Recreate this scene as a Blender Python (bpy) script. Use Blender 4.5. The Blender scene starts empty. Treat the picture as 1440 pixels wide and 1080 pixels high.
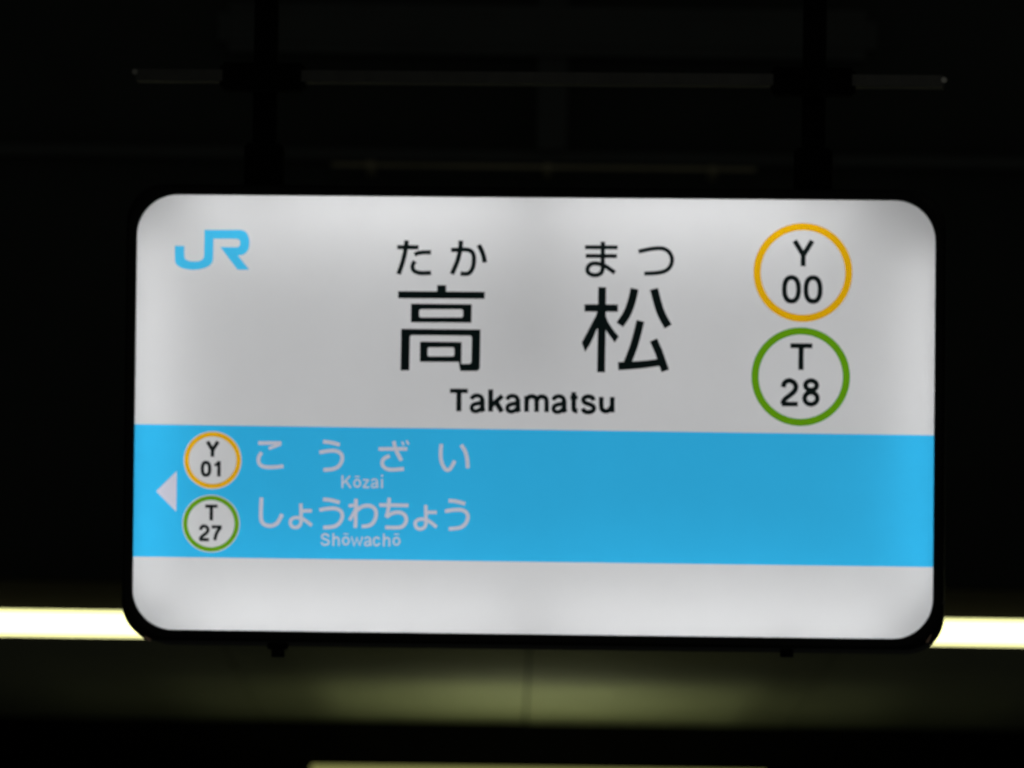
import bpy, bmesh, math, random
from mathutils import Matrix, Vector
from mathutils.geometry import delaunay_2d_cdt

# ------------------------------------------------------------------ camera, world, fill light, exposure
S = bpy.context.scene
COL = S.collection
SIGN_Z = 3.009                                   # height of the middle of the sign above the platform
cam_d = bpy.data.cameras.new("camera")
cam = bpy.data.objects.new("camera", cam_d)
COL.objects.link(cam)
S.camera = cam
pitch, roll = 0.0733, 0.01371863
F = Vector((0, math.cos(pitch), math.sin(pitch)))
U0 = Vector((0, -math.sin(pitch), math.cos(pitch)))
R0 = Vector((1, 0, 0))
Rr = R0 * math.cos(roll) + U0 * math.sin(roll)
Uu = U0 * math.cos(roll) - R0 * math.sin(roll)
M = Matrix.Identity(4)
for i in range(3):
    M[i][0], M[i][1], M[i][2] = Rr[i], Uu[i], -F[i]
M[0][3], M[1][3], M[2][3] = -0.04156806, -20.0, SIGN_Z - 1.40925571
cam.matrix_world = M
cam_d.sensor_width = 36.0
cam_d.lens = 36.0 * 14960.0 / 1440.0
cam_d.clip_start = 0.5
cam_d.clip_end = 200.0
cam_d.dof.use_dof = True
cam_d.dof.focus_distance = 17.5
cam_d.dof.aperture_fstop = 9.5

w = bpy.data.worlds.new("World")
S.world = w
w.use_nodes = True
w.node_tree.nodes["Background"].inputs[0].default_value = (0.95, 1.0, 0.88, 1)
w.node_tree.nodes["Background"].inputs[1].default_value = 0.0145

# added fill for the rail, out of view above: weak, high, broad
ld = bpy.data.lights.new("rail_fill_light", 'AREA')
ld.shape = 'RECTANGLE'; ld.size = 1.2; ld.size_y = 0.3; ld.energy = 17.0; ld.color = (1.0, 0.98, 0.86)
lo = bpy.data.objects.new("rail_fill_light", ld)
COL.objects.link(lo)
lo.location = (1.0, -9.0, 5.6)
lo.rotation_euler = (math.radians(68), 0, math.radians(6))

S.view_settings.view_transform = 'Standard'
S.view_settings.look = 'None'
S.view_settings.exposure = 0.0
S.view_settings.gamma = 1.0
S.render.film_transparent = False
S.cycles.max_bounces = 10
S.cycles.diffuse_bounces = 6
S.cycles.sample_clamp_indirect = 4.0

# ------------------------------------------------------------------ materials
def new_mat(name):
    m = bpy.data.materials.new(name); m.use_nodes = True
    nt = m.node_tree; nt.nodes.clear()
    return m, nt, nt.nodes.new("ShaderNodeOutputMaterial")

def solid(name, col, rough=0.5, metal=0.0, var=0.25, scale=9.0, bump=0.05):
    m, nt, out = new_mat(name)
    b = nt.nodes.new("ShaderNodeBsdfPrincipled")
    tc = nt.nodes.new("ShaderNodeTexCoord")
    n = nt.nodes.new("ShaderNodeTexNoise"); n.inputs["Scale"].default_value = scale; n.inputs["Detail"].default_value = 5
    nt.links.new(tc.outputs["Object"], n.inputs["Vector"])
    mix = nt.nodes.new("ShaderNodeMix"); mix.data_type = 'RGBA'
    mix.inputs[6].default_value = (*[c * (1 - var) for c in col], 1)
    mix.inputs[7].default_value = (*[min(1, c * (1 + var)) for c in col], 1)
    nt.links.new(n.outputs["Fac"], mix.inputs[0])
    nt.links.new(mix.outputs[2], b.inputs["Base Color"])
    b.inputs["Roughness"].default_value = rough
    b.inputs["Metallic"].default_value = metal
    if max(col) < 0.01: b.inputs["Specular IOR Level"].default_value = 0.12
    if bump:
        bp = nt.nodes.new("ShaderNodeBump"); bp.inputs["Strength"].default_value = bump
        bp.inputs["Distance"].default_value = 0.01
        nt.links.new(n.outputs["Fac"], bp.inputs["Height"]); nt.links.new(bp.outputs[0], b.inputs["Normal"])
    nt.links.new(b.outputs[0], out.inputs[0])
    return m

def backlit(name, trans, diff, gloss=0.03):
    """acrylic sheet with printed ink: lets light of colour trans through, reflects diff"""
    m, nt, out = new_mat(name)
    t = nt.nodes.new("ShaderNodeBsdfTranslucent")
    tc = nt.nodes.new("ShaderNodeTexCoord")
    n = nt.nodes.new("ShaderNodeTexNoise"); n.inputs["Scale"].default_value = 5.0; n.inputs["Detail"].default_value = 3
    n.inputs["Roughness"].default_value = 0.55
    nt.links.new(tc.outputs["Object"], n.inputs["Vector"])
    mr = nt.nodes.new("ShaderNodeMapRange"); mr.inputs[1].default_value = 0.3; mr.inputs[2].default_value = 0.7
    mr.inputs[3].default_value = 0.975; mr.inputs[4].default_value = 1.02
    nt.links.new(n.outputs["Fac"], mr.inputs[0])
    vm = nt.nodes.new("ShaderNodeVectorMath"); vm.operation = 'SCALE'
    vm.inputs[0].default_value = trans
    nt.links.new(mr.outputs[0], vm.inputs["Scale"])
    nt.links.new(vm.outputs[0], t.inputs[0])
    d = nt.nodes.new("ShaderNodeBsdfDiffuse"); d.inputs[0].default_value = (*diff, 1)
    add = nt.nodes.new("ShaderNodeAddShader")
    nt.links.new(t.outputs[0], add.inputs[0]); nt.links.new(d.outputs[0], add.inputs[1])
    g = nt.nodes.new("ShaderNodeBsdfGlossy"); g.inputs["Roughness"].default_value = 0.25
    mx = nt.nodes.new("ShaderNodeMixShader"); mx.inputs[0].default_value = gloss
    nt.links.new(add.outputs[0], mx.inputs[1]); nt.links.new(g.outputs[0], mx.inputs[2])
    nt.links.new(mx.outputs[0], out.inputs[0])
    return m

def glow(name, col, strength, scale=3.0, var=0.04):
    m, nt, out = new_mat(name)
    e = nt.nodes.new("ShaderNodeEmission"); e.inputs[0].default_value = (*col, 1); e.inputs[1].default_value = strength
    nt.links.new(e.outputs[0], out.inputs[0])
    return m

WT = 0.58
MAT = {
    'white':  backlit("white_acrylic", (WT * 0.995, WT, WT * 1.01), (0.30, 0.30, 0.30)),
    'blue':   backlit("sky_blue_film", (WT * 0.052, WT * 0.75, WT * 1.34), (0.02, 0.10, 0.16)),
    'logo':   backlit("logo_blue_film", (WT * 0.085, WT * 0.80, WT * 1.32), (0.02, 0.10, 0.16)),
    'yellow': backlit("orange_yellow_film", (WT * 1.20, WT * 0.64, WT * 0.002), (0.10, 0.06, 0.0)),
    'green':  backlit("green_film", (WT * 0.18, WT * 0.50, WT * 0.005), (0.03, 0.08, 0.0)),
    'ink':    backlit("black_ink", (0.001, 0.004, 0.004), (0.010, 0.012, 0.012)),
    'frame':  solid("black_frame_metal", (0.005, 0.0055, 0.0055), 0.5, 0.0, 0.2, 30, 0.02),
    'rail':   solid("dark_steel", (0.036, 0.037, 0.034), 0.5, 0.3, 0.55, 14, 0.2),
    'bolt':   solid("bright_bolt_steel", (0.20, 0.20, 0.19), 0.4, 0.6, 0.1, 40, 0.05),
    'glint': solid("warm_glint_paint", (0.75, 0.50, 0.36), 0.5, 0.0, 0.1, 40, 0.05),  # pale warm colour painting the lamp's glint on the frame corners
    'tray':   solid("white_reflector_paint", (0.86, 0.86, 0.86), 0.7, 0.0, 0.02, 6, 0.0),
    'guide':  glow("light_guide_glow", (1.0, 1.0, 1.005), 0.75),
    'tube':   glow("fluorescent_tube_glow", (1.0, 1.0, 1.0), 5.2),
    'brace': solid("grey_brace_paint", (0.30, 0.30, 0.30), 0.7, 0.0, 0.05, 6, 0.0),
    'bandwhite': backlit("band_lettering_white", (WT * 0.93, WT * 0.92, WT * 1.06), (0.28, 0.28, 0.30)),
    'socket': solid("white_plastic_socket", (0.5, 0.5, 0.5), 0.5, 0.0, 0.05, 6, 0.0),
    'bulkhead': solid("dark_painted_wall", (0.036, 0.042, 0.038), 0.8, 0.0, 0.5, 2.2, 0.2),
    'ledge':  solid("dark_ledge_metal", (0.07, 0.078, 0.074), 0.7, 0.0, 0.4, 3, 0.2),
    'conduit': solid("galvanised_conduit", (0.42, 0.38, 0.25), 0.5, 0.1, 0.5, 5, 0.1),
    'ceiling': solid("olive_ceiling_paint", (0.175, 0.187, 0.108), 0.75, 0.0, 0.22, 2.5, 0.2),
    'black':  solid("soot_black_beam", (0.0014, 0.0015, 0.0013), 0.95, 0.0, 0.3, 3, 0.0),
    'lamp_glow': glow("lamp_diffuser_glow", (1.0, 0.99, 0.44), 2.7),
    'lamp_body': solid("lamp_body_paint", (0.10, 0.095, 0.05), 0.6, 0.0, 0.2, 6, 0.0),
    'wing': solid("halo_wing_paint", (0.006, 0.0045, 0.003), 0.85, 0.0, 0.3, 8, 0.0),  # for the added halo strip above each lamp
    'trough_glow': glow("trough_tube_glow", (0.95, 1.0, 0.58), 5.6),
    'trough_face': glow("trough_diffuser_glow", (0.235, 0.235, 0.075), 1.0),
}

# ------------------------------------------------------------------ object helpers
def obj(name, verts, faces, mat, parent=None, smooth=False, bevel=0.0):
    me = bpy.data.meshes.new(name)
    me.from_pydata([tuple(v) for v in verts], [], faces)
    me.materials.append(mat)
    bm = bmesh.new(); bm.from_mesh(me)
    if bevel:
        bmesh.ops.bevel(bm, geom=list(bm.edges), offset=bevel, segments=2, affect='EDGES')
    bm.to_mesh(me); bm.free()
    if smooth:
        for p in me.polygons: p.use_smooth = True
    me.update()
    o = bpy.data.objects.new(name, me)
    COL.objects.link(o)
    if parent: o.parent = parent
    return o

def empty(name, loc, rz=0.0):
    o = bpy.data.objects.new(name, None); COL.objects.link(o)
    o.location = loc; o.rotation_euler = (0, 0, rz)
    return o

def tag(o, label=None, cat=None, group=None, kind=None):
    if label: o['label'] = label
    if cat: o['category'] = cat
    if group: o['group'] = group
    if kind: o['kind'] = kind
    return o

def box_data(x0, x1, y0, y1, z0, z1):
    v = [(x0, y0, z0), (x1, y0, z0), (x1, y1, z0), (x0, y1, z0), (x0, y0, z1), (x1, y0, z1), (x1, y1, z1), (x0, y1, z1)]
    f = [(0, 3, 2, 1), (4, 5, 6, 7), (0, 1, 5, 4), (1, 2, 6, 5), (2, 3, 7, 6), (3, 0, 4, 7)]
    return v, f

def join_data(parts):
    V, Fc = [], []
    for v, f in parts:
        b = len(V); V += v; Fc += [tuple(i + b for i in q) for q in f]
    return V, Fc

def box(name, x0, x1, y0, y1, z0, z1, mat, parent=None, bevel=0.0):
    v, f = box_data(x0, x1, y0, y1, z0, z1)
    return obj(name, v, f, mat, parent, bevel=bevel)

def tube_data(p, q, r, n=12):
    p, q = Vector(p), Vector(q); d = (q - p).normalized()
    a = d.orthogonal().normalized(); b = d.cross(a)
    v = []
    for c in (p, q):
        for i in range(n):
            t = 2 * math.pi * i / n
            v.append(tuple(c + a * r * math.cos(t) + b * r * math.sin(t)))
    f = [(i, (i + 1) % n, n + (i + 1) % n, n + i) for i in range(n)]
    f += [tuple(range(n - 1, -1, -1)), tuple(range(n, 2 * n))]
    return v, f

# ------------------------------------------------------------------ the sign
YAW = -0.06053431
BASE = 0.47                                      # empty sits at the bottom of the sign box
sign = empty("station_name_sign", (0, 0, SIGN_Z - BASE), YAW)
tag(sign, "backlit white station name sign with sky blue band and large black kanji", "sign")

# artwork is digitised in drawing units; this plane map turns drawing units into metres on the face
HM = ((1.35033739e-03, 1.83203610e-05, -1.02401294e+00),
      (1.27838335e-05, -1.35144558e-03, 7.80469548e-01),
      (4.01687043e-06, 4.99152742e-06, 1.0))
def face(p, y=0.0):
    x, z = p
    a = [r[0] * x + r[1] * z + r[2] for r in HM]
    return (a[0] / a[2], y, a[1] / a[2] + BASE)

def rounded_quad(off=0.0, r=57.0, n=14, ry=None):
    c = [Vector((193.5, 273.3)), Vector((1315.8, 282.4)), Vector((1311.4, 899.2)), Vector((186.0, 884.9))]
    # push the corners outwards by off
    q = []
    for i in range(4):
        a = (c[i] - c[i - 1]).normalized(); b = (c[(i + 1) % 4] - c[i]).normalized()
        q.append(c[i] + (a - b) * off)
    R = 54.0 if off > 12.9 else max(2.0, r + off)
    P = []
    for i in range(4):
        a = (q[i] - q[i - 1]).normalized(); b = (q[(i + 1) % 4] - q[i]).normalized()
        o = q[i] - a * R + b * R
        for k in range(n + 1):
            t = math.pi / 2 * k / n
            P.append(o - b * R * math.cos(t) + a * R * math.sin(t))
    return [(p.x, p.y) for p in P]

# ---- artwork shapes -------------------------------------------------------
SHAPES = []       # (object id, list of polygons (outer), list of hole polygons); later wins
REG = {}          # object id -> (name, material, parent id)
cur = [None]
def begin(name, mat, parent=None):
    i = len(REG); REG[i] = (name, mat, parent); cur[0] = i
    return i
def poly(pts, holes=()):
    SHAPES.append((cur[0], [tuple(p) for p in pts], [[tuple(q) for q in h] for h in holes]))
def spline(pts, n=7):
    if len(pts) < 3: return pts
    out = []
    P = [pts[0]] + list(pts) + [pts[-1]]
    for i in range(1, len(P) - 2):
        p0, p1, p2, p3 = [Vector(P[j][:2]) for j in (i - 1, i, i + 1, i + 2)]
        for k in range(n):
            t = k / n
            v = 0.5 * ((2 * p1) + (p2 - p0) * t + (2 * p0 - 5 * p1 + 4 * p2 - p3) * t * t + (3 * p1 - p0 - 3 * p2 + p3) * t ** 3)
            out.append((v.x, v.y))
    out.append(tuple(pts[-1][:2]))
    return out
def stroke(wd, pts, curve=True, dx=0.0, dy=0.0, wend=None):
    pts = [(p[0] + dx, p[1] + dy) for p in pts]
    if REG[cur[0]][1] == 'ink': wd += 0.95; wend = wend + 0.95 if wend else None
    L = spline(pts) if curve else list(pts)
    N = len(L)
    le, ri = [], []
    for i, p in enumerate(L):
        a = Vector(L[max(0, i - 1)]); b = Vector(L[min(N - 1, i + 1)])
        if 0 < i < N - 1:
            d1 = (Vector(p) - a).normalized(); d2 = (b - Vector(p)).normalized()
            d = (d1 + d2)
            d = d.normalized() if d.length > 1e-6 else d1
            s = 1.0 / max(0.5, d.dot(d2))
        else:
            d = (b - a).normalized(); s = 1.0
        ww = wd if wend is None else wd + (wend - wd) * i / (N - 1)
        nrm = Vector((-d.y, d.x)) * ww / 2 * s
        le.append((p[0] + nrm.x, p[1] + nrm.y)); ri.append((p[0] - nrm.x, p[1] - nrm.y))
    step = 6
    for i in range(0, N - 1, step):
        j = min(N - 1, i + step)
        poly(le[i:j + 1] + ri[i:j + 1][::-1])
def ellipse(cx, cy, rx, ry, n=56):
    return [(cx + rx * math.cos(2 * math.pi * k / n), cy + ry * math.sin(2 * math.pi * k / n)) for k in range(n)]
def sup(cx, cy, rx, ry, n, e):
    out = []
    for k in range(n):
        c, s_ = math.cos(2 * math.pi * k / n), math.sin(2 * math.pi * k / n)
        out.append((cx + rx * math.copysign(abs(c) ** (2 / e), c), cy + ry * math.copysign(abs(s_) ** (2 / e), s_)))
    return out
def ring(cx, cy, rx, ry, wd, n=32, e=2.0):
    if REG[cur[0]][1] == 'ink': wd += 0.8
    poly(sup(cx, cy, rx + wd / 2, ry + wd / 2, n, e), [sup(cx, cy, rx - wd / 2, ry - wd / 2, n, e)])
def rrect(x0, y0, x1, y1, r, sk=0.0, n=4):
    P = []
    for cx, cy, a0 in ((x1 - r, y0 + r, -90), (x1 - r, y1 - r, 0), (x0 + r, y1 - r, 90), (x0 + r, y0 + r, 180)):
        for k in range(n + 1):
            a = math.radians(a0 + 90 * k / n)
            P.append((cx + r * math.cos(a), cy + r * math.sin(a)))
    return P

panel_outline = rounded_quad(4.0)
face_id = begin("face_panel", 'white'); poly(panel_outline)
band_id = begin("colour_band", 'blue')
poly([(150, 595.95), (1350, 612.65), (1350, 798.0), (150, 782.2)])

# logo mark
begin("logo", 'logo', face_id)
k = 10.286
J = [(163, 470), (300, 470), (300, 610), (304, 640), (320, 665), (345, 682), (385, 694), (435, 698), (490, 694), (535, 684), (566, 664), (580, 640), (586, 600),
     (593, 240), (1120, 240), (1165, 252), (1200, 280), (1228, 330), (1243, 400), (1242, 460), (1228, 520), (1195, 572), (1145, 602), (1078, 612),
     (1238, 815), (1095, 817), (1072, 812), (1055, 798), (822, 488), (1060, 490), (1085, 484), (1102, 462), (1109, 430), (1104, 398), (1088, 378), (1060, 369),
     (722, 366), (718, 640), (712, 690), (688, 735), (650, 768), (590, 793), (520, 810), (435, 818), (350, 811), (280, 796), (220, 770), (180, 732), (165, 690)]
poly([(230 + x / k, 300 + y / k) for x, y in J])

# furigana over the name
begin("kana_character", 'ink', face_id)   # ta
stroke(5.1, [(558.6, 347.6), (588.6, 347.8)], False)
stroke(5.5, [(571.8, 338), (570.6, 348.8), (566.9, 366.3), (560.4, 385.5)])
stroke(5.1, [(583.0, 358.2), (587.5, 356.2), (593.5, 355.1), (606.2, 354.8)])
stroke(5.1, [(583.4, 367.3), (580.5, 372.3), (580.3, 377.2), (583.0, 381.3), (588.8, 383.6), (596, 384.2), (606.2, 383.6)])
begin("kana_character", 'ink', face_id)   # ka
stroke(5.1, [(634.4, 351.6), (645, 351.2), (655, 351.0), (661.5, 352.6), (665.3, 357), (666.5, 363.5), (665.6, 373.8), (662.3, 381.5), (658.5, 384.5), (653.6, 385.2), (647.6, 384.4)])
stroke(5.5, [(648.1, 338.4), (647.0, 351.3), (643.1, 367.5), (635.4, 385.5)])
stroke(5.5, [(673.1, 344.5), (677.3, 352.5), (680, 360), (681.7, 369.2)])
begin("kana_character", 'ink', face_id)   # ma
stroke(4.7, [(822.6, 347.7), (868.6, 347.9)], False)
stroke(4.7, [(823.6, 359.9), (867.6, 360.1)], False)
stroke(5.1, [(847.9, 340), (847.6, 357.5), (847.6, 371), (847.3, 379), (844.8, 384.4), (838.5, 386.9), (832, 386.3), (827.2, 383.2), (826.0, 378.8), (828, 373.8), (833.3, 370.7), (840, 370.6), (847, 372.6), (854.5, 376.4), (864.6, 383.6)])
begin("kana_character", 'ink', face_id)   # tsu
stroke(4.9, [(898.0, 353.8), (906, 352.0), (916, 350.1), (926.3, 349.2), (934.5, 350.3), (941.5, 355.3), (945, 364), (943.2, 373.5), (937, 380.2), (928, 383.2), (918, 384.3), (906.0, 384.6)])

# big kanji: tall / pine
k2 = 7.45
def grow(P, d):
    """offset a loop outwards (d > 0)"""
    n = len(P); ar = sum(P[i][0] * P[(i + 1) % n][1] - P[(i + 1) % n][0] * P[i][1] for i in range(n))
    sg = 1 if ar > 0 else -1
    out = []
    for i in range(n):
        a = (Vector(P[i]) - Vector(P[i - 1])).normalized(); b = (Vector(P[(i + 1) % n]) - Vector(P[i])).normalized()
        na = Vector((a.y, -a.x)) * sg; nb = Vector((b.y, -b.x)) * sg
        m = (na + nb); m = m.normalized() if m.length > 1e-6 else na
        q = Vector(P[i]) + m * d / max(0.5, m.dot(na))
        out.append((q.x, q.y))
    return out
def Z1(pts, d=0.45): return grow([(540 + x / k2, 390 + y / k2) for x, y in pts], d)
def Z2(pts, d=0.45): return grow([(800 + x / k2, 390 + y / k2) for x, y in pts], d)
begin("kanji_character", 'ink', face_id)
poly(Z1([(560, 85), (648, 85), (648, 152), (1053, 155), (1050, 222), (152, 216), (152, 148), (560, 151)]))
poly(Z1([(287, 279), (915, 286), (912, 472), (285, 468)]), [Z1(rrect(365, 331, 832, 424, 24), -0.45)])
poly(Z1([(183, 543), (1007, 550), (1001, 940), (994, 965), (972, 978), (802, 978), (788, 908), (815, 911), (888, 911), (908, 905), (919, 885), (924, 640), (918, 615), (900, 608), (295, 602), (275, 608), (268, 630), (262, 972), (177, 972)]))
poly(Z1([(381, 676), (810, 682), (806, 912), (790, 912), (786, 884), (379, 882)]), [Z1(rrect(453, 730, 740, 832, 22), -0.45)])
begin("kanji_character", 'ink', face_id)
stroke(10.1, [(846.8, 403.8), (846.3, 457), (845.2, 523.5)], False)
stroke(9.3, [(821.9, 433.1), (868.9, 433.3)], False)
poly(Z2([(305, 350), (285, 405), (255, 460), (220, 530), (180, 605), (138, 683), (170, 775), (215, 705), (255, 625), (290, 540), (345, 520), (345, 350)]))
poly(Z2([(375, 355), (384, 410), (408, 468), (440, 520), (480, 575), (520, 620), (480, 678), (445, 630), (415, 590), (385, 545), (345, 520), (345, 350)]))
stroke(10.5, [(892.3, 405.9), (890.0, 417), (886.3, 430), (881.0, 442.5), (871.6, 456.8)])
stroke(10.5, [(919.7, 406.2), (924.8, 426.0), (930.2, 441.8), (939.6, 459.3)])
stroke(10.2, [(900.6, 451.3), (897.3, 465.2), (891.3, 486.6), (882.4, 510.2)])
stroke(10.6, [(869.3, 514.9), (890, 513.7), (908, 512.2), (929, 509.4)], True, wend=9.0)
stroke(10.2, [(919.0, 478.0), (926.8, 496), (935.5, 521.6)], False)

# romanised name
def glyph_a(s=1.0, ox=0.0, oy=0.0, w1=6.0, w2=5.0):
    """a: origin = foot of the stem"""
    def t(P): return [((x - 678.4) * s + ox, (y - 578.6) * s + oy) for x, y in P]
    stroke(w2, t([(663.0, 561.5), (664.8, 558.4), (668.5, 556.4), (673.2, 556.5), (676.8, 558.6), (678.1, 562.0)]))
    stroke(w1, t([(678.2, 561.2), (678.3, 573), (678.8, 576.2), (680.0, 578.8)]))
    stroke(w2, t([(678, 565.4), (673.5, 567.2), (668.5, 568.1), (664.6, 570.2), (663.4, 573.3), (664.6, 576.8), (668.6, 578.4), (673.2, 577.2), (677.6, 573.4)]))
begin("letter", 'ink', face_id)    # T
stroke(5.2, [(632.7, 549.6), (657.9, 549.8)], False)
stroke(6.2, [(645.4, 549.6), (645.2, 578.3)], False)
begin("letter", 'ink', face_id); glyph_a(1, 678.4, 578.6)
begin("letter", 'ink', face_id)    # k
stroke(6.0, [(690.0, 547.6), (689.9, 578.8)], False)
stroke(5.7, [(706.6, 556.5), (691.5, 570.0)], False)
stroke(6.2, [(696.4, 563.5), (705.8, 579.0)], False)
begin("letter", 'ink', face_id); glyph_a(1, 728.4, 579.1)
begin("letter", 'ink', face_id)    # m
stroke(5.7, [(740.5, 556.7), (740.4, 579.2)], False)
stroke(5.5, [(741, 562.5), (743.2, 558.8), (747.3, 557.4), (751.6, 558.2), (754.0, 561.2), (754.6, 566), (754.6, 579.3)])
stroke(5.5, [(755.2, 562.9), (757.4, 559.2), (761.4, 557.7), (765.7, 558.6), (768.1, 561.6), (768.7, 566.5), (768.7, 579.5)])
begin("letter", 'ink', face_id); glyph_a(1, 793.4, 579.7)
begin("letter", 'ink', face_id)    # t
stroke(5.8, [(806.9, 551.4), (806.8, 573.0), (808.3, 577.3), (812.2, 578.0)])
stroke(4.8, [(802.1, 559.0), (812.3, 559.1)], False)
begin("letter", 'ink', face_id)    # s
S_PTS = [(835.0, 563.2), (832.9, 559.2), (827.6, 557.6), (822.3, 559.0), (820.3, 562.6), (822.6, 566.2), (828.1, 568.3), (833.4, 570.7), (835.2, 574.4), (833.0, 578.2), (827.6, 579.6), (822.0, 578.4), (819.4, 574.3)]
stroke(5.4, S_PTS)
begin("letter", 'ink', face_id)    # u
stroke(5.7, [(845.6, 558.1), (845.6, 571.5), (847.2, 576.3), (851.4, 578.3), (856.3, 577.0), (859.8, 572.0)])
stroke(5.9, [(861.0, 558.3), (860.9, 580.1)], False)

# numerals and letters of the number badges
def nY(cx, y0, s, wd):
    stroke(wd, [(cx - 12.2 * s, y0 + 0.4 * s), (cx, y0 + 20.5 * s)], False)
    stroke(wd, [(cx + 12.6 * s, y0 + 0.4 * s), (cx, y0 + 20.5 * s)], False)
    stroke(wd, [(cx - 0.1, y0 + 18.5 * s), (cx - 0.3, y0 + 36.2 * s)], False)
def badge(cx, cy, ro, ri, col, onband=False):
    if onband:
        d = begin("number_badge", 'white'); poly(ellipse(cx, cy, ro + 1.3, ro + 1.3))
        begin("badge_ring", col, d); poly(ellipse(cx, cy, ro, ro), [ellipse(cx, cy, ri, ri)])
        return d
    d = begin("number_badge", col); poly(ellipse(cx, cy, ro, ro, 72), [ellipse(cx, cy, ri, ri, 72)])
    return d
b = badge(1129.1, 383.2, 69.6, 59.4, 'yellow')
begin("letter", 'ink', b); nY(1129.7, 338.2, 1.0, 6.0)
begin("numeral", 'ink', b); ring(1113.0, 406.9, 10.0, 16.7, 6.0, 40, 2.35)
begin("numeral", 'ink', b); ring(1143.3, 407.2, 10.0, 16.7, 6.0, 40, 2.35)
b = badge(1126.0, 529.7, 69.4, 59.2, 'green')
begin("letter", 'ink', b)
stroke(5.9, [(1111.4, 486.1), (1142.4, 486.3)], False); stroke(6.4, [(1126.6, 486), (1126.3, 520.2)], False)
def n2(x, y, s, wd):    # x,y = top left of the figure, s = scale (1 = 38 high)
    P = [(2.4, 12.0), (4.0, 6.3), (8.3, 3.0), (13.2, 3.0), (18.2, 6.2), (20.2, 11.4), (18.0, 17.6), (11.8, 23.2), (5.8, 27.8), (2.6, 32.0), (1.8, 36.0)]
    stroke(wd, [(x + a * s, y + c * s) for a, c in P])
    stroke(wd * 0.95, [(x + 0.2 * s, y + 35.6 * s), (x + 22.8 * s, y + 35.6 * s)], False)
begin("numeral", 'ink', b); n2(1099.0, 532.6, 1.0, 6.0)
begin("numeral", 'ink', b); ring(1140.6, 541.9, 8.0, 6.6, 5.9); ring(1140.4, 560.2, 9.0, 8.4, 5.9)
b = badge(299.0, 647.2, 39.6, 33.4, 'yellow', True)
begin("letter", 'ink', b); nY(299.0, 620.6, 0.60, 4.3)
begin("numeral", 'ink', b); ring(289.7, 659.3, 5.2, 9.0, 4.1, 28, 2.35)
begin("numeral", 'ink', b)
stroke(3.9, [(308.0, 648.4), (307.8, 670.0)], False); stroke(3.0, [(301.6, 654.0), (305.0, 653.0), (307.4, 649.6)])
b = badge(296.7, 736.4, 39.3, 33.2, 'green', True)
begin("letter", 'ink', b); stroke(3.6, [(288.6, 711.8), (305.9, 711.9)], False); stroke(4.1, [(297.2, 711.8), (297.0, 731.8)], False)
begin("numeral", 'ink', b); n2(280.7, 738.2, 0.58, 3.7)
begin("numeral", 'ink', b)
stroke(3.6, [(297.6, 740.9), (311.8, 741.0)], False); stroke(3.8, [(310.4, 741.5), (306.4, 746.5), (303.6, 752.5), (301.9, 759.8)])

begin("arrow_mark", 'bandwhite', band_id); poly([(219.6, 690.8), (248.7, 662.3), (247.8, 719.6)])

# neighbouring stations on the band
def kana_u(dx=0, dy=0):
    begin("kana_character", 'bandwhite', band_id)
    stroke(5.2, [(454.3, 621.2), (461, 621.6), (468.5, 623.0), (477.7, 625.6)], True, dx, dy)
    stroke(5.2, [(449.2, 636.2), (456.5, 634.8), (464.5, 633.9), (472.5, 634.2), (478.8, 637.3), (481.4, 643.2), (479.8, 650.5), (475.4, 656.2), (468, 659.6), (454.6, 660.8)], True, dx, dy)
def kana_yo(dx=0, dy=0):
    begin("kana_character", 'bandwhite', band_id)
    stroke(4.8, [(423.1, 708.0), (423.3, 722), (423.5, 732), (421.8, 738.4), (417.0, 741.6), (411.2, 740.6), (408.3, 735.8), (409.5, 730.8), (414.6, 728.0), (421.5, 728.4), (429, 731.6), (438.4, 739.0)], True, dx, dy)
    stroke(4.8, [(424, 718.3), (438.6, 718.3)], False, dx, dy)
begin("kana_character", 'bandwhite', band_id)   # ko
stroke(5.2, [(363, 623.0), (395.8, 623.0)], False)
stroke(4.4, [(394.5, 624.4), (388, 627.0), (377.8, 630.8)])
stroke(5.2, [(368.0, 636.2), (364.3, 642), (363.6, 648.6), (366.4, 654.0), (373.0, 656.6), (384.2, 657.0), (398.6, 655.6)])
kana_u()
begin("kana_character", 'bandwhite', band_id)   # za
stroke(5.0, [(532.3, 631.4), (572.8, 631.2)], False)
stroke(5.2, [(553.6, 620.4), (556.2, 631.0), (559.6, 638.5), (564.5, 647.8)])
stroke(5.2, [(548.2, 641.2), (541.6, 643.8), (537.8, 648.6), (538.2, 654.4), (543.0, 659.0), (551.3, 660.5), (568, 659.3)])
stroke(2.8, [(565.2, 621.0), (567.8, 626.2)], False)
stroke(2.8, [(571.4, 619.4), (574.8, 625.0)], False)
begin("kana_character", 'bandwhite', band_id)   # i
stroke(5.2, [(620.7, 624.4), (619.8, 634), (619.9, 644.0), (622.2, 653.1), (626.6, 660.0), (630.4, 660.8), (634.6, 657.0), (639.5, 648.0)])
stroke(5.4, [(648.5, 625.6), (654.0, 634.4), (656.8, 645), (657.8, 658.4)])
begin("kana_character", 'bandwhite', band_id)   # shi
stroke(5.4, [(367.7, 699.6), (367.0, 717), (367.0, 728.5), (369.5, 735.6), (375.5, 739.0), (383.5, 738.9), (390.5, 734.6), (396.8, 723)])
kana_yo(); kana_u(0, 81.1)
begin("kana_character", 'bandwhite', band_id)   # wa
stroke(5.2, [(500.6, 701.5), (499.8, 742.3)], False)
stroke(4.6, [(490.3, 711.4), (502.0, 710.0)], False)
stroke(4.6, [(502.3, 710.6), (498.5, 719.5), (491.4, 731.8)])
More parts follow.
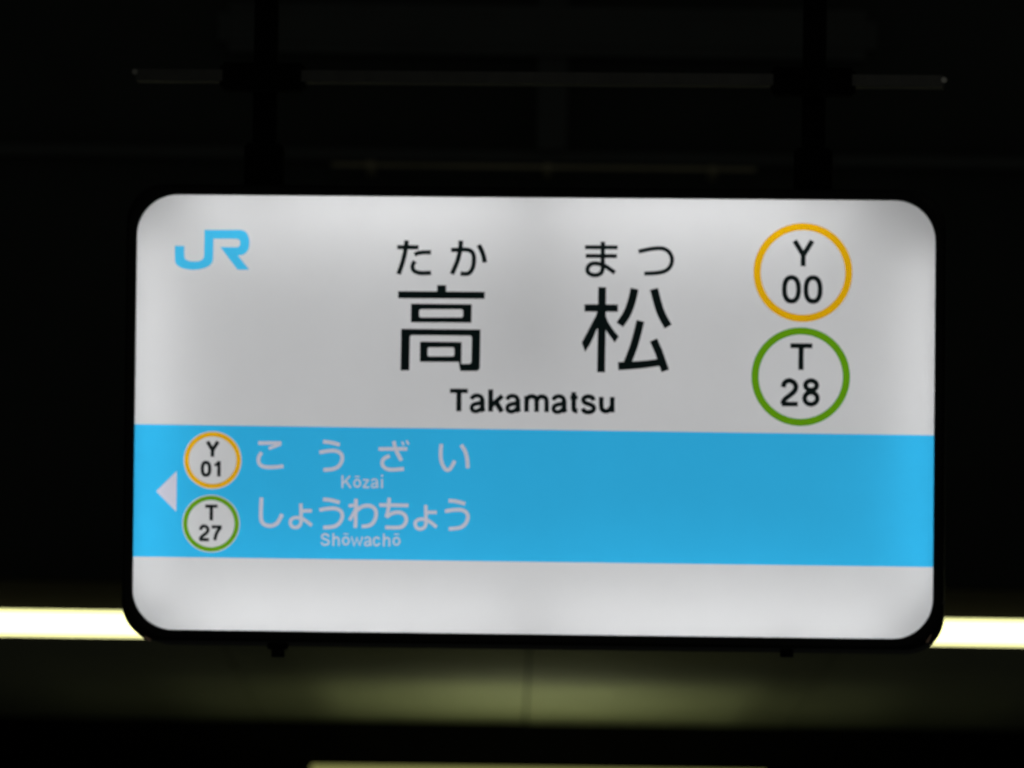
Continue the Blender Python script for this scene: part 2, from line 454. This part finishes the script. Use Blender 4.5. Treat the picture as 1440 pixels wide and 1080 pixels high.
stroke(5.2, [(502.3, 717.4), (509.0, 712.6), (517, 711.0), (524.0, 712.9), (528.4, 718.4), (528.4, 727.0), (524.6, 735.2), (518, 739.2), (508.6, 740.4)])
begin("kana_character", 'bandwhite', band_id)   # chi
stroke(5.0, [(533.4, 710.1), (574.5, 710.8)], False)
stroke(5.0, [(547.3, 700.2), (546.2, 715), (543.2, 727.4)])
stroke(5.2, [(543.2, 727.4), (549.0, 723.0), (556.6, 720.6), (563.8, 721.0), (569.8, 725.2), (571.2, 732.2), (567.8, 738.8), (560.5, 741.8), (541.8, 741.6)])
kana_yo(175.6, 2.2); kana_u(176.5, 82.9)

def small_o(cx, cy, ym):
    begin("letter", 'bandwhite', band_id); ring(cx, cy, 4.3, 5.1, 2.35, 24)
    stroke(1.6, [(cx - 3.6, ym), (cx + 3.6, ym)], False)
begin("letter", 'bandwhite', band_id)  # K
stroke(2.6, [(481.6, 668.6), (481.6, 686.2)], False); stroke(2.4, [(492.4, 669.2), (482.6, 679.4)], False); stroke(2.6, [(485.6, 675.6), (493.4, 686.2)], False)
small_o(502.3, 679.5, 670.2)
begin("letter", 'bandwhite', band_id)  # z
stroke(2.1, [(510.2, 674.8), (518.8, 674.8)], False); stroke(2.2, [(517.9, 675.2), (511.2, 684.8)], False); stroke(2.2, [(510.2, 685.2), (519.2, 685.3)], False)
begin("letter", 'bandwhite', band_id); glyph_a(0.53, 530.6, 685.7, 2.45, 2.1)
begin("letter", 'bandwhite', band_id)  # i
stroke(2.6, [(537.2, 673.6), (537.2, 686.4)], False); stroke(2.6, [(537.2, 667.6), (537.2, 670.6)], False)
begin("letter", 'bandwhite', band_id)  # S
stroke(2.5, [((x - 827.6) * 0.66 + 457.4, (y - 568.6) * 0.68 + 758.7) for x, y in S_PTS])
def small_h(x, y0, y1, dx):
    begin("letter", 'bandwhite', band_id)
    stroke(2.4, [(x, y0), (x, y1)], False)
    stroke(2.4, [(x + 0.3, y0 + 9.0), (x + 2.4, y0 + 6.4), (x + dx - 2.4, y0 + 5.9), (x + dx - 0.2, y0 + 8.4), (x + dx, y1)])
small_h(468.8, 749.8, 767.6, 7.6)
small_o(486.4, 760.7, 750.9)
begin("letter", 'bandwhite', band_id)  # w
stroke(2.1, [(494.3, 754.6), (498.0, 767.0), (501.9, 756.4), (505.7, 767.0), (509.6, 754.8)], False)
begin("letter", 'bandwhite', band_id); glyph_a(0.53, 521.0, 767.4, 2.45, 2.1)
begin("letter", 'bandwhite', band_id)  # c
stroke(2.4, [(533.6, 758.6), (531.6, 756.2), (528.8, 755.8), (526.2, 757.8), (525.4, 761.4), (526.4, 765.2), (529.2, 767.0), (532.0, 766.2), (533.9, 763.4)])
small_h(539.8, 750.3, 768.2, 7.7)
small_o(557.6, 761.1, 751.3)

# ---- partition the printed face into regions, one object each (no overlapping sheets)
V, Fc = [], []
def add_loop(P):
    b0 = len(V); V.extend(Vector(p) for p in P); Fc.append(list(range(b0, b0 + len(P))))
for sid, P, H in SHAPES:
    add_loop(P)
    for h in H: add_loop(h)
ov, oe, of, _, _, _ = delaunay_2d_cdt(V, [], Fc, 0, 1e-4)
def inside(p, P):
    x, y = p; c = False; j = len(P) - 1
    for i in range(len(P)):
        xi, yi = P[i]; xj, yj = P[j]
        if (yi > y) != (yj > y) and x < (xj - xi) * (y - yi) / (yj - yi) + xi: c = not c
        j = i
    return c
BB = [(min(p[0] for p in P), max(p[0] for p in P), min(p[1] for p in P), max(p[1] for p in P)) for _, P, _ in SHAPES]
tris = {i: [] for i in REG}
for f in of:
    cx = sum(ov[i].x for i in f) / len(f); cy = sum(ov[i].y for i in f) / len(f)
    if not inside((cx, cy), panel_outline): continue
    own = None
    for n in range(len(SHAPES) - 1, -1, -1):
        bb = BB[n]
        if bb[0] <= cx <= bb[1] and bb[2] <= cy <= bb[3]:
            sid, P, H = SHAPES[n]
            if inside((cx, cy), P) and not any(inside((cx, cy), h) for h in H):
                own = sid; break
    if own is not None: tris[own].append(f)
OB = {}
for i, (name, mat, par) in REG.items():
    idx = {}; vs = []; fs = []
    for f in tris[i]:
        q = []
        for v in f:
            if v not in idx:
                idx[v] = len(vs); vs.append(face((ov[v].x, ov[v].y)))
            q.append(idx[v])
        a, b_, c = Vector(vs[q[0]]), Vector(vs[q[1]]), Vector(vs[q[2]])
        if (b_ - a).cross(c - a).y > 0: q.reverse()
        fs.append(tuple(q))
    OB[i] = obj(name, vs, fs, MAT[mat], OB[par] if par is not None else sign)

# ---- frame, box and the lamps inside it
def loft(loops, closed_start=False, closed_end=False):
    n = len(loops[0]); V, Fs = [], []
    for L in loops: V += L
    for a in range(len(loops) - 1):
        for i in range(n):
            j = (i + 1) % n
            Fs.append((a * n + i, a * n + j, (a + 1) * n + j, (a + 1) * n + i))
    if closed_start: Fs.append(tuple(range(n - 1, -1, -1)))
    if closed_end: Fs.append(tuple(range((len(loops) - 1) * n, len(loops) * n)))
    return V, Fs
def lo_(off, y): return [face(p, y) for p in rounded_quad(off)]
v, f = loft([lo_(3.2, 0.004), lo_(0.0, 0.0008), lo_(0.0, -0.003), lo_(1.5, -0.006), lo_(11.5, -0.007), lo_(14, -0.005), lo_(15.3, -0.001), lo_(15.7, 0.006), lo_(15.7, 0.030), lo_(13.1, 0.031)])
frame = obj("frame", v, f, MAT['frame'], sign, smooth=False)
v, f = loft([lo_(13.0, 0.012), lo_(13.0, 0.225), lo_(12.95, 0.23)], closed_end=True)
obj("housing", v, f, MAT['frame'], sign)
v, f = loft([lo_(10.5, 0.002), lo_(10.5, 0.118), lo_(6.0, 0.122)], closed_end=True)
tray = obj("reflector_tray", v, f, MAT['tray'], sign)
v, f = loft([lo_(-26, 0.112), lo_(-26, 0.117)], closed_start=True, closed_end=True)
obj("light_guide_plate", v, f, MAT['guide'], sign)

def inner_tube(x0, y0, x1, y1, depth=0.092, r=0.0078):
    a, b = Vector(face((x0, y0), depth)), Vector(face((x1, y1), depth))
    v, f = tube_data(a, b, r, 8)
    t = obj("fluorescent_tube", v, f, MAT['tube'], sign)
    d = (b - a).normalized() * 0.018
    for p, q in ((a - d, a - d * 0.02), (b + d * 0.02, b + d)):
        v, f = tube_data(p, q, 0.010, 8)
        obj("tube_socket", v, f, MAT['socket'], t)
v, f = box_data(*[face((733, 400))[0], face((757, 400))[0], 0.085, 0.110, face((745, 530))[2], face((745, 345))[2]])
obj("inner_brace", v, f, MAT['brace'], sign)
inner_tube(262, 293, 733, 297)
inner_tube(775, 297, 1195, 301)
inner_tube(240, 868, 730, 873)
inner_tube(762, 874, 1262, 879)
inner_tube(212, 322, 207, 845, 0.066, 0.0050)
inner_tube(1298, 350, 1293, 850, 0.066, 0.0044)

# clips under the box
for x in (388.0, 1105.0):
    c = Vector(face((x, 906)))
    z0 = c.z
    la = box("latch", c.x - 0.020, c.x + 0.020, 0.035, 0.065, z0 - 0.007, z0 + 0.004, MAT['frame'], sign, bevel=0.002)
    v, f = tube_data((c.x, 0.05, z0 - 0.0075), (c.x, 0.05, z0 - 0.022), 0.013, 14)
    obj("knob", v, f, MAT['frame'], la)
# screw on the frame edge; pale warm rods painted as lamp reflections at the corners
c = face((1327.0, 847.5))
v, f = tube_data((c[0], -0.010, c[2]), (c[0], -0.005, c[2]), 0.0032, 10)
obj("screw", v, f, MAT['rail'], sign)
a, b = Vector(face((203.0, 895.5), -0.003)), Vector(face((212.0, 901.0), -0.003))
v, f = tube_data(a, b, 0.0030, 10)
obj("corner_glint", v, f, MAT['glint'], sign)
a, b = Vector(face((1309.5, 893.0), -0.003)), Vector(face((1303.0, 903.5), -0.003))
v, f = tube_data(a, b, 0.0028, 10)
obj("corner_glint", v, f, MAT['glint'], sign)

# hanging rail above with two hangers
def P3(x, y, d): return Vector(face((x, y), d))
a, b = P3(193, 99, -0.03), P3(1327, 108, -0.03)
a2, b2 = P3(192.8, 115, -0.03), P3(1326.8, 124, -0.03)
v = [a, b, b2, a2]; v += [Vector((p.x, 0.03, p.z)) for p in v]
obj("hanging_rail", v, [(0, 3, 2, 1), (4, 5, 6, 7), (0, 1, 5, 4), (1, 2, 6, 5), (2, 3, 7, 6), (3, 0, 4, 7)], MAT['rail'], sign)
for x, y in ((192, 103.5), (1328, 115)):
    c = P3(x, y, -0.034)
    v, f = tube_data(c, c + Vector((0, 0.006, 0)), 0.0055, 12)
    obj("rail_bolt", v, f, MAT['bolt'], sign)
for xc, yo in ((368, 0), (1142, 7)):
    top = P3(xc, -20, 0); bot = P3(xc, 262 + yo, 0)
    box("hanger_rod", bot.x - 0.022, bot.x + 0.022, 0.034, 0.074, bot.z + 0.086, top.z + 1.1, MAT['black'], sign, bevel=0.004)
    box("hanger_bracket", bot.x - 0.036, bot.x + 0.036, 0.020, 0.090, bot.z - 0.004, bot.z + 0.085, MAT['black'], sign, bevel=0.005)
    box("rail_clamp", bot.x - 0.080, bot.x + 0.080, -0.034, 0.032, P3(xc, 128 + yo, 0).z, P3(xc, 90 + yo, 0).z, MAT['black'], sign, bevel=0.006)

# ------------------------------------------------------------------ the dark place behind
Z = SIGN_Z
# bulkhead wall above the lamp line
bw = box("bulkhead_wall", -4.2, 4.2, 10.2, 10.5, Z + 0.165, Z + 3.4, MAT['bulkhead'])
tag(bw, "nearly black wall rising behind and above the glowing sign", "wall")
led = box("wall_ledge", -4.2, 4.2, 10.13, 10.20, Z + 1.437, Z + 1.470, MAT['ledge'], bw, bevel=0.004)
box("pilaster", 0.02, 0.105, 10.10, 10.20, Z + 1.471, Z + 3.4, MAT['ledge'], bw)
pn = box("wall_panel", -0.89, 0.98, 10.06, 10.095, Z + 1.735, Z + 1.875, MAT['ledge'], bw, bevel=0.03)
v, f = tube_data((-0.56, 9.95, Z + 1.405), (0.64, 9.95, Z + 1.407), 0.006, 10)
parts = [(v, f)]
for x in (-0.45, 0.05, 0.52):
    parts.append(box_data(x - 0.012, x + 0.012, 9.955, 10.2, Z + 1.396, Z + 1.417))
v, f = join_data(parts)
cd = obj("conduit_pipe", v, f, MAT['conduit'])
tag(cd, "thin dull pipe running level on the dark wall just above the sign", "pipe")

# lamps either side: long fixtures mounted under the bulkhead, one dips behind the sign from each side
def linear_lamp(name, x0, x1, za, zb, label):
    r = empty(name, ((x0 + x1) / 2, 10.0, Z + za))
    tag(r, label, "lamp", "long fluorescent lamps behind the sign")
    hx = (x1 - x0) / 2; h = zb - za
    box("lamp_diffuser", -hx, hx, -0.045, 0.045, 0.0, h, MAT['lamp_glow'], r, bevel=0.008)
    box("lamp_housing", -hx - 0.004, hx + 0.004, -0.046, 0.150, h + 0.001, h + 0.014, MAT['lamp_body'], r)
    v = [(-hx, -0.047, h + 0.0005), (hx, -0.047, h + 0.0005), (hx, -0.135, h + 0.082), (-hx, -0.135, h + 0.082)]
    v += [(x, y + 0.004, z + 0.004) for x, y, z in v]
    obj("halo_wing", v, [(0, 1, 2, 3), (7, 6, 5, 4), (0, 4, 5, 1), (1, 5, 6, 2), (2, 6, 7, 3), (3, 7, 4, 0)], MAT['wing'], r)  # sloped strip added above the lamp, stands in for its halo
    box("back_plate", -hx - 0.004, hx + 0.004, 0.048, 0.058, 0.004, h, MAT['lamp_body'], r)
    for x in (-hx - 0.012, hx + 0.012):
        box("end_cap", x - 0.010, x + 0.010, -0.05, 0.05, -0.002, h + 0.0005, MAT['lamp_body'], r, bevel=0.003)
    for x in (-hx * 0.6, hx * 0.6):
        box("mounting_bracket", x - 0.012, x + 0.012, 0.10, 0.124, h + 0.015, h + 0.06, MAT['black'], r)
linear_lamp("fluorescent_lamp", -3.3, -0.62, 0.0670, 0.1300, "glowing yellow-white fluorescent lamp reaching out from behind the lower left corner of the sign")
linear_lamp("fluorescent_lamp", 0.62, 3.3, 0.0760, 0.1400, "glowing yellow-white fluorescent lamp reaching out from behind the lower right corner of the sign")

# ceiling beyond the lamps, made of wide boards with open joints
ce = box("ceiling", -4.2, 4.2, 10.51, 17.6, Z + 0.180, Z + 0.245, MAT['black'])
tag(ce, kind='structure')
edges = [-3.71, -2.77, -1.83, -0.905, 0.022, 0.95, 1.885, 2.82, 3.76]
for i in range(len(edges) - 1):
    box("ceiling_panel", edges[i] + 0.0035, edges[i + 1] - 0.0035, 10.52, 17.55, Z + 0.146 + 0.002 * (i % 2), Z + 0.179, MAT['ceiling'], ce)
be = box("roof_beam", -4.2, 4.2, 17.6, 17.95, Z - 1.6, Z + 0.30, MAT['black'])
tag(be, "black cross beam at the far end of the olive ceiling, below the sign", "beam")

# hanging trough lamp that lights the far ceiling
TY = 12.3                                        # near end; the trough runs away from the viewer
zt = SIGN_Z - 1.40925571 + 1.2105 / 32.0 * (20 + TY) - 0.018
tr = empty("trough_lamp", (0.055, TY, zt - 0.22))
tag(tr, "dim yellow-green lit lamp whose top edge just shows at the bottom of the picture", "lamp")
W2, LY = 0.69, 4.9
box("lamp_diffuser", -W2, W2, -0.010, 0.0, 0.0, 0.22, MAT['trough_face'], tr)
for x in (-W2, W2 - 0.01):
    box("side_plate", x, x + 0.01, 0.001, LY, 0.0, 0.20, MAT['lamp_body'], tr)
box("bottom_plate", -W2 + 0.011, W2 - 0.011, 0.001, LY, -0.002, 0.01, MAT['lamp_body'], tr)
for x in (-0.36, 0.35):
    box("spread_baffle", x, x + 0.01, 0.9, LY - 0.001, 0.0105, 0.20, MAT['lamp_body'], tr)  # unseen baffles, added to narrow the glow on the ceiling
for x in (-0.2, 0.0, 0.2):
    v, f = tube_data((x, 2.2, 0.045), (x, LY - 0.05, 0.045), 0.018, 10)
    obj("fluorescent_tube", v, f, MAT['trough_glow'], tr)
for x in (-0.5, 0.5):
    box("mounting_bracket", x - 0.03, x + 0.03, LY + 0.001, 17.6 - TY - 0.001, 0.03, 0.09, MAT['black'], tr)
